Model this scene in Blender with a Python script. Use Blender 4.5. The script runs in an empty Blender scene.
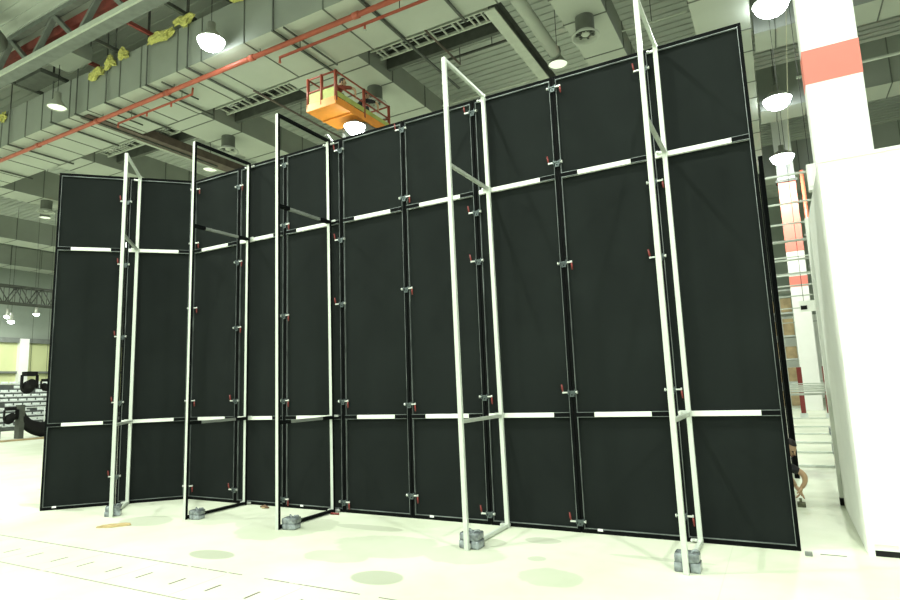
import bpy, bmesh, math, random
from mathutils import Vector, Matrix
random.seed(7)
col = bpy.context.scene.collection
PI = math.pi

# ------------------------------------------------------------ camera
th, pitch, roll = -0.4989, 0.1444, 0.0369
cam = bpy.data.cameras.new('camera'); camo = bpy.data.objects.new('camera', cam); col.objects.link(camo)
cam.sensor_width = 36; cam.lens = 596.26/900*36; cam.clip_end = 300
Fh = Vector((math.sin(th), math.cos(th), 0)); Rh = Vector((math.cos(th), -math.sin(th), 0)); Zv = Vector((0, 0, 1))
F = Fh*math.cos(pitch) + Zv*math.sin(pitch); U = -Fh*math.sin(pitch) + Zv*math.cos(pitch)
r_ = Rh*math.cos(roll) - U*math.sin(roll); u_ = Rh*math.sin(roll) + U*math.cos(roll)
camo.matrix_world = Matrix(((r_.x, u_.x, -F.x, 8.418), (r_.y, u_.y, -F.y, -6.514), (r_.z, u_.z, -F.z, 1.6), (0, 0, 0, 1)))
bpy.context.scene.camera = camo

# ------------------------------------------------------------ world, exposure
w = bpy.data.worlds.new('world'); bpy.context.scene.world = w; w.use_nodes = True
w.node_tree.nodes['Background'].inputs[0].default_value = (0.86, 1.0, 0.86, 1)
w.node_tree.nodes['Background'].inputs[1].default_value = 0.16
vs = bpy.context.scene.view_settings
vs.view_transform = 'Standard'; vs.look = 'None'; vs.gamma = 1; vs.use_curve_mapping = False
vs.exposure = 0.32
LAMP_W = 330.0
LAMP_C = (0.95, 1.0, 0.88)

# ------------------------------------------------------------ materials
MATS = {}
def mat(name, c, rough=.6, metal=0., noise=.0, scale=4., emit=None, es=0, bump=0., c2=None, stretch=(1, 1, 1), spec=None):
    m = bpy.data.materials.new(name); m.use_nodes = True; nt = m.node_tree; b = nt.nodes['Principled BSDF']
    b.inputs['Base Color'].default_value = (*c, 1); b.inputs['Roughness'].default_value = rough; b.inputs['Metallic'].default_value = metal
    if spec is not None: b.inputs['Specular IOR Level'].default_value = spec
    if noise or bump:
        tc = nt.nodes.new('ShaderNodeTexCoord'); mp = nt.nodes.new('ShaderNodeMapping'); n = nt.nodes.new('ShaderNodeTexNoise')
        mp.inputs['Scale'].default_value = stretch
        n.inputs['Scale'].default_value = scale; n.inputs['Detail'].default_value = 5
        nt.links.new(tc.outputs['Object'], mp.inputs[0]); nt.links.new(mp.outputs[0], n.inputs['Vector'])
        if noise:
            r = nt.nodes.new('ShaderNodeValToRGB')
            k = c2 or tuple(max(0, x*(1-noise)) for x in c)
            r.color_ramp.elements[0].position = .35; r.color_ramp.elements[1].position = .65
            r.color_ramp.elements[0].color = (*k, 1); r.color_ramp.elements[1].color = (*c, 1)
            nt.links.new(n.outputs['Fac'], r.inputs[0]); nt.links.new(r.outputs[0], b.inputs['Base Color'])
        if bump:
            bp = nt.nodes.new('ShaderNodeBump'); bp.inputs['Strength'].default_value = bump; bp.inputs['Distance'].default_value = .02
            nt.links.new(n.outputs['Fac'], bp.inputs['Height']); nt.links.new(bp.outputs[0], b.inputs['Normal'])
    if emit:
        b.inputs['Emission Color'].default_value = (*emit, 1); b.inputs['Emission Strength'].default_value = es
    MATS[name] = m
    return m
mat('black_fabric', (.0130, .0165, .0155), .95, noise=.2, scale=1.3, bump=.15, spec=.08)
mat('black_tube', (.004, .005, .005), .75, noise=.2, spec=.05)
mat('silver', (.46, .50, .44), .45, .2, noise=.15, scale=9)
mat('edge_silver', (.26, .30, .29), .4, .5, noise=.6, scale=3)
mat('pole_white', (.60, .655, .59), .38, .08, noise=.06, scale=6)
mat('rail_white', (.82, .85, .80), .4, .1, noise=.06, scale=6)
mat('dull_grey', (.20, .22, .20), .5, .1, noise=.2)
mat('bracket', (.72, .76, .72), .35, .5, noise=.1)
mat('clamp_steel', (.11, .14, .14), .35, .5, noise=.3, scale=30)
mat('red_lever', (.20, .022, .018), .4, noise=.2, scale=20)
mat('tag_white', (.85, .85, .85), .6, noise=.05)
mat('plastic_wrap', (.36, .41, .43), .12, .2, noise=.65, scale=14, bump=.45)
mat('plastic_dark', (.16, .18, .18), .2, .3, noise=.6, scale=25, bump=.9)
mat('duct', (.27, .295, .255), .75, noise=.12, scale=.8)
mat('duct_under', (.44, .475, .41), .75, noise=.08, scale=.7)  # same metal as duct; floor light on the undersides is painted in
mat('duct_seam', (.13, .145, .12), .7, noise=.2)
mat('roof_light', (.52, .56, .50), .8, noise=.12, scale=1.2, stretch=(.3, 3, 1))
mat('roof_dark', (.20, .23, .19), .8, noise=.3, scale=1.5)
mat('steel_grey', (.20, .22, .20), .6, .1, noise=.2)
mat('steel_dark', (.085, .095, .08), .6, .1, noise=.3)
mat('girder_pale', (.50, .54, .46), .6, noise=.1)
mat('brown_steel', (.13, .10, .08), .6, noise=.3)
mat('red_beam', (.28, .055, .045), .6, noise=.3)
mat('red_pipe', (.44, .10, .055), .38, noise=.15, scale=3)
mat('lamp_shell', (.42, .44, .38), .4, .4, noise=.1)
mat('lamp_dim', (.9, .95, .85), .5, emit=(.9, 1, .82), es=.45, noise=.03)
mat('lamp_lit', (1, 1, 1), .5, emit=(.90, .97, 1), es=25, noise=.02)
mat('lift_orange', (.85, .30, .03), .5, noise=.15, scale=5)
mat('lift_red', (.30, .06, .03), .5, noise=.2)
mat('lift_green', (.45, .50, .12), .6, noise=.3)
mat('yellow_wool', (.62, .60, .18), .95, noise=.35, scale=14, bump=1)
mat('column_white', (.86, .88, .84), .7, noise=.04, scale=2)
mat('column_red', (.78, .22, .17), .6, noise=.06, scale=2)  # red paled to carry haze in the colour
mat('hoard_white', (.86, .89, .83), .75, noise=.06, scale=1.5, bump=.1)
mat('skin', (.55, .36, .22), .6, noise=.1)
mat('shirt_black', (.02, .022, .025), .85, noise=.2)
mat('camo', (.16, .17, .10), .9, noise=.7, scale=16)
mat('hair', (.02, .015, .012), .7, noise=.2)
mat('trouser', (.05, .055, .07), .9, noise=.2)
mat('shoe', (.04, .04, .04), .6, noise=.2)
mat('wall_yellow', (.62, .66, .36), .8, noise=.08, scale=.6)
mat('wall_grey', (.35, .40, .34), .8, noise=.15, scale=.5)
mat('seat_white', (.70, .75, .72), .6, noise=.2)
mat('seat_dark', (.08, .09, .085), .7, noise=.3)
mat('cardboard', (.52, .40, .20), .9, noise=.25, scale=8)
mat('wood_brown', (.20, .12, .07), .8, noise=.4, scale=10)
mat('tan_box', (.55, .42, .24), .85, noise=.3, scale=3)
mat('cord', (.62, .62, .45), .8, noise=.1)
mat('rubber', (.02, .02, .02), .9, noise=.1, spec=.03)

# floor with seams, stains
def floor_mat():
    m = bpy.data.materials.new('floor'); m.use_nodes = True; nt = m.node_tree; N = nt.nodes; L = nt.links
    b = N['Principled BSDF']; b.inputs['Roughness'].default_value = .5; b.inputs['Specular IOR Level'].default_value = .35
    geo = N.new('ShaderNodeNewGeometry'); sep = N.new('ShaderNodeSeparateXYZ'); L.new(geo.outputs['Position'], sep.inputs[0])
    nz = N.new('ShaderNodeTexNoise'); nz.inputs['Scale'].default_value = 2.2; nz.inputs['Detail'].default_value = 4
    L.new(geo.outputs['Position'], nz.inputs['Vector'])
    nz2 = N.new('ShaderNodeTexNoise'); nz2.inputs['Scale'].default_value = .55; nz2.inputs['Detail'].default_value = 6; nz2.inputs['Roughness'].default_value = .6
    L.new(geo.outputs['Position'], nz2.inputs['Vector'])
    def M(op, a, b_=None, c=None):
        n = N.new('ShaderNodeMath'); n.operation = op
        for i, v in enumerate((a, b_, c)):
            if v is None: continue
            if isinstance(v, (int, float)): n.inputs[i].default_value = v
            else: L.new(v, n.inputs[i])
        return n.outputs[0]
    X, Y = sep.outputs[0], sep.outputs[1]
    wob = M('MULTIPLY', M('SUBTRACT', nz.outputs['Fac'], .5), 1.5)
    def stain(cx, cy, rx, ry, s, k=1.):
        dx = M('DIVIDE', M('SUBTRACT', X, cx), rx); dy = M('DIVIDE', M('SUBTRACT', Y, cy), ry)
        d = M('ADD', M('ADD', M('MULTIPLY', dx, dx), M('MULTIPLY', dy, dy)), M('MULTIPLY', wob, k))
        f = M('MULTIPLY', M('SUBTRACT', 1.0, d), 6.0); f = M('MINIMUM', M('MAXIMUM', f, 0.), 1.)
        return M('MULTIPLY', f, s)
    tot = None
    for a in [(3.16, -2.13, .30, .15, .55, .15), (5.2, -2.1, .26, .19, .55, .15), (.9, -1.3, .42, .30, .35, .5), (4.4, -1.7, .38, .2, .3, .8),
              (5.55, -1.2, .45, .33, .28, 1), (6.55, -1.55, .30, .25, .30, 1), (6.27, -1.08, .09, .08, .35, .3), (3.0, -.95, .62, .6, .30, 1),
              (4.7, -1.2, .65, .42, .28, 1), (5.6, -.72, .22, .17, .38, .8), (6.1, -.45, .2, .13, .38, .7), (2.6, -.8, .5, .42, .22, 1),
              (1.7, -.9, .5, .3, .18, 1), (-1.6, -1.2, .9, .12, .35, 1), (-2.6, -.2, 1.3, .12, .3, 1), (-2.2, -2.0, 1., .1, .3, 1), (7.3, -.7, .5, .05, .25, .6),(4.0,-.6,.5,.12,.35,.6),(-4.5,1.5,1.5,.2,.3,1),(-3.4,.6,.9,.1,.3,1)]:
        s = stain(*a); tot = s if tot is None else M('MAXIMUM', tot, s)
    def line(src, pos, wd, s): return M('MULTIPLY', M('LESS_THAN', M('ABSOLUTE', M('SUBTRACT', src, pos)), wd), s)
    bx = M('GREATER_THAN', nz.outputs['Fac'], .40)
    seam = M('MAXIMUM', M('MULTIPLY', line(Y, -2.50, .009, .85), bx), M('MULTIPLY', line(Y, -3.15, .009, .7), bx))
    fx = M('ABSOLUTE', M('SUBTRACT', M('FRACT', M('DIVIDE', M('SUBTRACT', X, .62), .458)), .5))
    iny = M('MULTIPLY', M('GREATER_THAN', Y, -2.94), M('LESS_THAN', Y, -2.77))
    dash = M('MULTIPLY', M('MULTIPLY', M('LESS_THAN', fx, .028), iny), .95)
    fx2 = M('ABSOLUTE', M('SUBTRACT', M('FRACT', M('DIVIDE', M('SUBTRACT', X, 1.55), .92)), .5))
    dash2 = M('MULTIPLY', M('MULTIPLY', M('LESS_THAN', fx2, .006), M('MULTIPLY', M('GREATER_THAN', Y, -3.12), M('LESS_THAN', Y, -2.55))), .35)
    seam = M('MAXIMUM', seam, M('MAXIMUM', dash, dash2))
    # wide slab joints
    for src, st in ((X, 6.1), (Y, 6.1)):
        f = M('ABSOLUTE', M('SUBTRACT', M('FRACT', M('DIVIDE', M('ADD', src, 1.3), st)), .5))
        seam = M('MAXIMUM', seam, M('MULTIPLY', M('LESS_THAN', f, .0008), .12))
    cr = N.new('ShaderNodeValToRGB'); cr.color_ramp.elements[0].position = .3; cr.color_ramp.elements[1].position = .6
    cr.color_ramp.elements[0].color = (.55, .60, .455, 1); cr.color_ramp.elements[1].color = (.69, .73, .60, 1)
    L.new(nz2.outputs['Fac'], cr.inputs[0])
    m1 = N.new('ShaderNodeMixRGB'); L.new(tot, m1.inputs[0]); L.new(cr.outputs[0], m1.inputs[1]); m1.inputs[2].default_value = (.235, .255, .19, 1)
    m2 = N.new('ShaderNodeMixRGB'); L.new(seam, m2.inputs[0]); L.new(m1.outputs[0], m2.inputs[1]); m2.inputs[2].default_value = (.10, .07, .06, 1)
    L.new(m2.outputs[0], b.inputs['Base Color'])
    return m
MATS['floor'] = floor_mat()

# ------------------------------------------------------------ helpers
class MB:
    """collects shapes with a material name each; build() links ONE mesh object"""
    def __init__(s): s.bm = bmesh.new(); s.mats = []
    def mi(s, m):
        if m not in s.mats: s.mats.append(m)
        return s.mats.index(m)
    def quad(s, pts, m):
        vs_ = [s.bm.verts.new(p) for p in pts]; f = s.bm.faces.new(vs_); f.material_index = s.mi(m); return s
    def box(s, x0, x1, y0, y1, z0, z1, m, mt=None):
        k = s.mi(m)
        v = [Vector((x, y, z)) for z in (z0, z1) for y in (y0, y1) for x in (x0, x1)]
        if mt: v = [mt @ p for p in v]
        v = [s.bm.verts.new(p) for p in v]
        for f in ((0, 2, 3, 1), (4, 5, 7, 6), (0, 1, 5, 4), (1, 3, 7, 5), (3, 2, 6, 7), (2, 0, 4, 6)):
            s.bm.faces.new([v[i] for i in f]).material_index = k
        return s
    def bar(s, a, b, wd, ht, m, up=(0, 0, 1)):
        a, b = Vector(a), Vector(b); d = b-a; l = d.length; d.normalize(); up = Vector(up)
        if abs(d.dot(up)) > .98: up = Vector((1, 0, 0))
        x = d.cross(up).normalized(); z = x.cross(d)
        mt = Matrix(((x.x, d.x, z.x, a.x), (x.y, d.y, z.y, a.y), (x.z, d.z, z.z, a.z), (0, 0, 0, 1)))
        return s.box(-wd/2, wd/2, 0, l, -ht/2, ht/2, m, mt)
    def tube(s, pts, r, m, n=10, cap=True):
        k = s.mi(m); pts = [Vector(p) for p in pts]; rr = r if isinstance(r, (list, tuple)) else [r]*len(pts)
        rings = []; ref = None
        for i, p in enumerate(pts):
            d = (pts[min(i+1, len(pts)-1)] - pts[max(i-1, 0)]).normalized()
            if ref is None: ref = Vector((0, 0, 1)) if abs(d.z) < .9 else Vector((1, 0, 0))
            x = d.cross(ref).normalized(); y = x.cross(d).normalized(); ref = y
            rings.append([s.bm.verts.new(p + (x*math.cos(2*PI*j/n) + y*math.sin(2*PI*j/n))*rr[i]) for j in range(n)])
        for a, b in zip(rings, rings[1:]):
            for j in range(n):
                f = s.bm.faces.new((a[j], a[(j+1) % n], b[(j+1) % n], b[j])); f.material_index = k; f.smooth = True
        if cap:
            for rg in (rings[0][::-1], rings[-1]):
                try: s.bm.faces.new(rg).material_index = k
                except ValueError: pass
        return s
    def lathe(s, prof, m, n=24, c=(0, 0, 0)):
        k = s.mi(m); rings = []
        for r, z in prof:
            rings.append([s.bm.verts.new((c[0]+max(r, 1e-4)*math.cos(2*PI*j/n), c[1]+max(r, 1e-4)*math.sin(2*PI*j/n), c[2]+z)) for j in range(n)])
        for a, b in zip(rings, rings[1:]):
            for j in range(n):
                f = s.bm.faces.new((a[j], a[(j+1) % n], b[(j+1) % n], b[j])); f.material_index = k; f.smooth = True
        return s
    def build(s, name, parent=None, bevel=0, smooth=False):
        bmesh.ops.recalc_face_normals(s.bm, faces=s.bm.faces)
        me = bpy.data.meshes.new(name); s.bm.to_mesh(me); s.bm.free()
        for m in s.mats: me.materials.append(MATS[m])
        o = bpy.data.objects.new(name, me); col.objects.link(o)
        if parent: o.parent = parent
        if bevel:
            b = o.modifiers.new('bevel', 'BEVEL'); b.width = bevel; b.segments = 2; b.limit_method = 'ANGLE'
        return o
def thing(name, label, cat, loc=(0, 0, 0), rz=0, group=None, ry=0):
    o = bpy.data.objects.new(name, None); col.objects.link(o); o.empty_display_size = .2
    o.location = loc; o.rotation_euler = (0, ry, rz); o['label'] = label; o['category'] = cat
    if group: o['group'] = group
    return o
def tag(o, label, cat, group=None):
    o['label'] = label; o['category'] = cat
    if group: o['group'] = group
    return o
def struct(o): o['kind'] = 'structure'; return o
def copy_thing(o, label, loc, rz=0, ry=0):
    c = o.copy(); col.objects.link(c); c['label'] = label; c.location = loc; c.rotation_euler = (0, ry, rz)
    for ch in o.children:
        d = ch.copy(); col.objects.link(d); d.parent = c
        for g in ch.children:
            e = g.copy(); col.objects.link(e); e.parent = d
    return c
ORD = ['first', 'second', 'third', 'fourth', 'fifth', 'sixth', 'seventh', 'eighth', 'ninth', 'tenth']

# ------------------------------------------------------------ structure: floor, roof, far walls
struct(MB().box(-48, 32, -26, 44, -.2, 0, 'floor').build('floor'))
RZ = 13.9
m = MB().box(-48, 32, -26, 44, RZ+.06, RZ+.2, 'roof_light')
y = -4.
while y < 40:                                   # ribs of the corrugated roof sheet
    m.box(-48, 32, y, y+.14, RZ+.02, RZ+.06, 'roof_light'); y += .36
struct(m.build('ceiling'))
m = MB().box(-40.3, -40, -26, 44, 0, 6.25, 'wall_yellow').box(-40.3, -40, -26, 44, 6.25, 13.9, 'wall_grey')
for y in range(-20, 44, 6):
    m.box(-40, -39.6, y+.35, y+.95, 0, 6.2, 'column_white')
m.box(-40, -39.7, -26, 44, 5.9, 6.25, 'steel_grey').box(-40, -39.8, -26, 44, 3.7, 3.85, 'steel_grey')
struct(m.build('wall_left'))
struct(MB().box(-48, 32, 40, 40.3, 0, 5.5, 'hoard_white').box(-48, 32, 40, 40.3, 5.5, 13.9, 'wall_grey').build('wall_back'))

# ------------------------------------------------------------ wall panels
H, H1, H2 = 5.23, 1.245, 3.985
def wall_panel(w_, label, origin, rz, group, tagx=None, rail_ends=(.22, .20), open_rail=False):
    t = thing('wall_panel', label, 'wall panel', origin, rz, group)
    g = .004
    fb = MB(); nx, nz = 8, 24; vv = [[fb.bm.verts.new((g+.03+(w_-2*g-.06)*i/nx, .022+.006*math.sin(i*1.7+j*.35)*math.sin(j*.5), .03+(H-.06)*j/nz)) for i in range(nx+1)] for j in range(nz+1)]
    k = fb.mi('black_fabric')
    for j in range(nz):
        for i in range(nx):
            f = fb.bm.faces.new((vv[j][i], vv[j][i+1], vv[j+1][i+1], vv[j+1][i])); f.material_index = k; f.smooth = True
    fb.box(g+.02, w_-g-.02, .034, .05, .02, H-.02, 'black_fabric')
    fb.build('fabric', t)
    s = .005
    def tubepart(x0, x1, z0, z1, strip):
        fr = MB().box(x0, x1, 0, .055, z0, z1, 'black_tube').build('frame_tube', t, .004)
        MB().box(*strip, 'edge_silver').build('edge_strip', fr)  # aluminium profile edge; also puts in the highlight along the tube
    tubepart(g, .040, 0, H, (.038, .038+s, -.004, .02, .04, H-.04))
    tubepart(w_-.040, w_-g, 0, H, (w_-.038-s, w_-.038, -.004, .02, .04, H-.04))
    tubepart(.040, w_-.040, 0, .045, (.04, w_-.04, -.004, .02, .045, .052))
    tubepart(.040, w_-.040, H-.045, H, (.04, w_-.04, -.004, .02, H-.052, H-.045))
    for hz in (H1, H2):
        a, b = .045, w_-.045
        r = MB().box(a, b, -.022, .02, hz-.026, hz+.026, 'rail_white').build('rail', t, .004)
        e0, e1 = a+w_*rail_ends[0]-.04, b-w_*rail_ends[1]+.04
        for p, q in ((a-.002, e0), (e1, b+.002)):
            if q-p > .03:
                MB().box(p, q, -.026, .02, hz-.023, hz+.023, 'black_tube').box(p, q, -.027, .0, hz+.023, hz+.028, 'edge_silver').box(p, q, -.027, .0, hz-.028, hz-.023, 'edge_silver').build('rail_end_cover', r)
    if tagx is not None:
        MB().box(tagx, tagx+.055, -.006, .0, .03, .055, 'tag_white').build('tag', t)
    return t
JX = [0, 1.09, 2.08, 3.16, 4.23, 5.30, 6.37, 7.42, 8.42]
desc = ['first tall black fabric panel to the right of the corner',
 'second tall black fabric panel right of the corner',
 'third tall black fabric panel right of the corner, behind the second black-sided brace',
 'fourth tall black fabric panel right of the corner, below the orange lift',
 'fifth tall black fabric panel, just left of the seam behind the large middle brace',
 'sixth tall black fabric panel, just right of the seam behind the large middle brace',
 'seventh tall black fabric panel, just left of the nearest silver brace',
 'last tall black fabric panel at the right end of the wall, beside the white column']
for i in range(8):
    wall_panel(JX[i+1]-JX[i], desc[i], (JX[i], 0, 0), 0, 'panels of the long black wall', {2: .3, 4: .25, 6: .18}.get(i), (.04, .22) if i == 1 else ((.04, .20) if i in (5, 7) else (.22, .20)))
ang = math.radians(45.8); Wx, Wy = -1.40, -1.44
wdx, wdy = math.cos(ang), math.sin(ang); wl = 2.0
for i, lb in enumerate(['outermost tall black fabric panel at the far left end of the angled wing', 'tall black fabric panel of the angled wing, next to the corner']):
    wall_panel(wl/2-.005, lb, (Wx+wdx*wl/2*i, Wy+wdy*wl/2*i, 0), ang, 'panels of the angled left wing', .16 if i == 0 else None, (.22, .2) if i == 0 else (.04, .2))

# ------------------------------------------------------------ brace frames
def brace(label, base, rz, side=None, ry=0, brk=True, dep=1.0, grp='brace frames holding up the black wall'):
    """origin at the rear post foot; runs towards local -y"""
    t = thing('brace_frame', label, 'brace frame', base, rz, grp, ry)
    hw = .0235
    py = .017 if side else .020
    th_ = .017 if side else .020
    def post(y):
        p = MB().box(-hw, hw, y-py, y+py, 0, H, 'pole_white').build('post', t, .004)
        if side: MB().box(hw, hw+.005, y-py, y+py, .0, H, 'black_tube').build('black_facing', p)
    post(0); post(-dep)
    bm_ = 'black_tube' if side else 'pole_white'
    for nm, z in (('top_bar', H-th_), ('bottom_bar', .028)):
        o = MB().box(-hw*.8, hw*.8, -dep+py, -py, z-th_+.001, z+th_-.001, 'pole_white' if nm == 'top_bar' or not side else 'black_tube').build(nm, t, .004)
        if side: MB().box(-hw*.82, hw+.005, -dep+py, -py, z-th_, z+th_, 'black_tube').build('black_facing', o)
    for z in (H1, H2):
        o = MB().box(-hw*.8, hw*.8, -dep+py, -py, z-.019, z+.019, 'dull_grey' if side else 'silver').build('rail', t, .004)
        if side:
            for a, b in ((-dep+py+.001, -dep+.2), (-.2, -py-.001)):
                MB().box(-hw, hw+.004, a, b, z-.022, z+.022, 'black_tube').build('rail_end_cover', o)
    if brk:
        for z in (H-.06, .03, H1+.02, H2+.02):
            MB().box(-.09, .09 if side else .024, .020, .040, z-.014, z+.014, 'bracket').tube([(-.08, -.0, z), (-.08, .035, z)], .014, 'bracket').build('bracket', t, .004)
    return t
def weight(label, loc, rz=0, s=1., group='wrapped weights on the brace feet', split=1):
    t = thing('wrapped_weight', label, 'weight', loc, rz, group)
    rnd = random.Random(hash((round(loc[0], 2), 3)) & 255)
    def blk(nm, x0, x1, z0, h_):
        mb = MB(); bm = mb.bm; mb.mi('plastic_wrap'); d_ = .20*s
        bmesh.ops.create_cube(bm, size=1)
        bmesh.ops.subdivide_edges(bm, edges=bm.edges[:], cuts=5, use_grid_fill=True)
        for v in bm.verts:
            q = v.co.copy(); f = 1 - .05*(abs(q.z)*2)**4 - .05*(abs(q.x*q.y)*4)**3
            v.co = Vector(((x0+x1)/2*s + q.x*(x1-x0)*s*f + rnd.uniform(-.003, .003)*(split < .5 or abs(q.x) < .3), q.y*d_*f + rnd.uniform(-.003, .003), z0*s + (q.z+.5)*h_*s + (rnd.uniform(-.003, .003) if abs(q.z) < .49 else 0)))
        for fc in bm.faces: fc.smooth = True
        mb.build(nm, t)
    if split:
        blk('lower_block', -.13, -.032, .003, .092); blk('lower_block', .032, .13, .003, .092)
    else: blk('lower_block', -.12, .12, .003, .085)
    blk('upper_block', -.125, .125, .098 if split else .092, .085)
    for k, (dx, sg) in enumerate(((.03, 1), (-.05, -1))):
        MB().tube([(dx, -.04*sg, .17*s), (dx+.02, -.02*sg, .205*s), (dx+.05, .01*sg, .20*s), (dx+.07, .03*sg, .165*s)], [.004, .012, .014, .004], 'plastic_wrap', 6).build('wrap_fold', t)
    return t
# (x, lean, black side?)
B = [(1.36, 0, True, 'slim brace frame with black right faces nearest the corner', .11, .08),
     (3.00, -.008, True, 'slim brace frame with black right faces, second from the corner', .12, .10),
     (5.52, -.010, False, 'silver brace frame standing at the middle of the wall', .03, .12),
     (7.57, 0, False, 'nearest and tallest looking silver brace frame, close to the right end', .0, .14)]
for x, ry, sd, lb, wx, wy in B:
    if ry: x -= ry*1.6
    brace(lb, (x, -.065, 0), 0, sd, ry)
WL = ['plastic-wrapped weight at the foot of the black-sided brace nearest the corner', 'plastic-wrapped weight at the foot of the second black-sided brace',
      'plastic-wrapped weight at the foot of the middle silver brace', 'plastic-wrapped weight at the foot of the nearest silver brace']
weight(WL[0], (1.485, -.98, 0), .2, .66, split=0); weight(WL[1], (3.14, -.97, 0), .2, .74, split=0)
weight(WL[2], (5.53, -.94, 0), 0, .82); weight(WL[3], (7.57, -.94, 0), 0, .80)
# wing brace
tb = .95
bx, by = Wx+wdx*(wl-.82), Wy+wdy*(wl-.82)
nx_, ny_ = wdy, -wdx
brace('silver brace frame on the angled wing at the far left', (bx+nx_*.065, by+ny_*.065, 0), ang)
weight('plastic-wrapped weight at the foot of the far left brace', (bx+nx_*.94, by+ny_*.94, 0), ang, .75)

# ------------------------------------------------------------ red-handled clamps
def make_clamp(side, name='pipe_clamp'):
    """origin: middle of the seam, on the face of the frame; side +1 lever right/down, -1 lever left/up"""
    t = thing(name, '', 'clamp', (0, 0, 0)); t.scale = (.9, .9, .9)
    MB().box(-.048, .048, -.030, -.003, .0, .018, 'clamp_steel').box(-.048, -.034, -.034, -.003, -.03, .03, 'clamp_steel').box(.034, .048, -.034, -.003, -.03, .03, 'clamp_steel').box(-.03, .03, -.02, -.004, -.055, 0, 'clamp_steel').tube([(0, -.024, -.03), (0, -.018, -.03)], .008, 'black_tube', 8).build('jaw', t, .002)
    s = side
    MB().tube([(-s*.048, -.022, .0), (-s*.062, -.022, 0)], .010, 'bracket', 10).tube([(-s*.062, -.022, 0), (-s*.075, -.022, 0)], .019, 'bracket', 10).build('knob', t)
    MB().tube([(s*.046, -.022, 0), (s*.10, -.022, 0)], .009, 'bracket', 8).box(min(s*.05, s*.115), max(s*.05, s*.115), -.036, -.014, -.010, .008, 'bracket').tube([(s*.108, -.025, -.012), (s*.108, -.025, .016)], .010, 'bracket', 8).build('arm', t, .002)
    MB().tube([(s*.108, -.027, -s*.008), (s*.112, -.034, -s*.045), (s*.118, -.038, -s*.10)], [.008, .012, .009], 'red_lever', 8).build('lever', t)
    return t
protoR = make_clamp(1); protoL = make_clamp(-1); usedp = {1: False, -1: False}
def put_clamp(x, y, z, s, label, rz=0):
    p = protoR if s > 0 else protoL
    if not usedp[s]:
        usedp[s] = True; p['label'] = label; p['group'] = 'red-handled clamps on the wall seams'; p.location = (x, y, z); p.rotation_euler = (0, 0, rz)
    else:
        copy_thing(p, label, (x, y, z), rz)
hts = ['topmost', 'second highest', 'middle', 'second lowest', 'lowest']
SE = ['first seam right of the corner', 'second seam right of the corner', 'third seam right of the corner', 'fourth seam right of the corner',
      'seam behind the middle silver brace', 'seam between the two big silver braces', 'seam behind the nearest silver brace']
CL = {1: [(4.91, 1), (3.67, 1), (2.63, 1), (1.51, -1), (.20, -1)],
      2: [(5.06, -1), (4.11, 1), (2.73, 1), (1.49, 1), (.12, 1)],
      3: [(5.05, -1), (3.72, -1), (2.80, -1), (1.46, 1), (.14, 1)],
      4: [(5.10, -1), (4.13, 1), (2.89, 1), (1.40, 1), (.28, 1)],
      5: [(5.06, -1), (3.74, -1), (3.12, -1), (1.47, 1), (.13, -1)],
      6: [(5.08, 1), (4.15, -1), (2.95, 1), (1.49, -1), (.12, -1)],
      7: [(5.00, -1), (3.70, 1), (2.88, -1), (1.49, 1), (.25, 1)]}
for k, L_ in CL.items():
    for j, (z, s) in enumerate(L_):
        put_clamp(JX[k], -.005, z, s, 'red-levered clamp, %s on the %s' % (hts[j], SE[k-1]))
for j, z in enumerate((5.05, 4.12, 3.03, 1.53, .21)):
    put_clamp(.06, -.035, z, 1, 'steel clamp with red lever, %s in the corner joint' % hts[j], .35)
for j, z in enumerate((4.80, 3.75, 2.58, 1.55, .43)):
    d = wl/2
    put_clamp(Wx+wdx*d+nx_*.005, Wy+wdy*d+ny_*.005, z, -1, 'steel clamp with red lever, %s on the seam of the angled wing' % hts[j], ang)

# ------------------------------------------------------------ second black wall behind, with its own braces (seen at right)
t = thing('wall_panel', 'edge of a second black wall seen just behind the right end', 'wall panel', (8.50, 4.40, 0), PI/2+.02, 'panels of the second wall behind')
MB().box(.0, 1.05, .01, .045, 0, H, 'black_fabric').build('fabric', t)
MB().box(0, .04, -.01, .06, 0, H, 'black_tube').build('frame_tube', t)
MB().box(1.01, 1.05, -.01, .06, 0, H, 'black_tube').build('frame_tube', t)
for k, (yy, xr, lbx) in enumerate([(5.71, 9.36, 'nearest'), (7.81, 9.40, 'second'), (9.83, 9.52, 'third'), (12.1, 9.60, 'fourth'), (14.64, 9.80, 'fifth'), (18.6, 9.95, 'sixth'), (25.6, 10.2, 'farthest')]):
    brace('white brace frame behind the wall end, %s from the camera' % lbx if k not in (0, 6) else 'white brace frame behind the wall end, %s one' % lbx, (8.30+(yy+6.5)*.0118, yy, 0), PI/2, None, 0, False, xr-8.30-(yy+6.5)*.0118, 'brace frames of the second wall')
    if k < 5:
        weight('grey wrapped weight behind the wall end, at the %s back brace' % lbx, (xr-.14, yy, 0), PI/2, 1.05, 'wrapped weights of the second wall')

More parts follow.
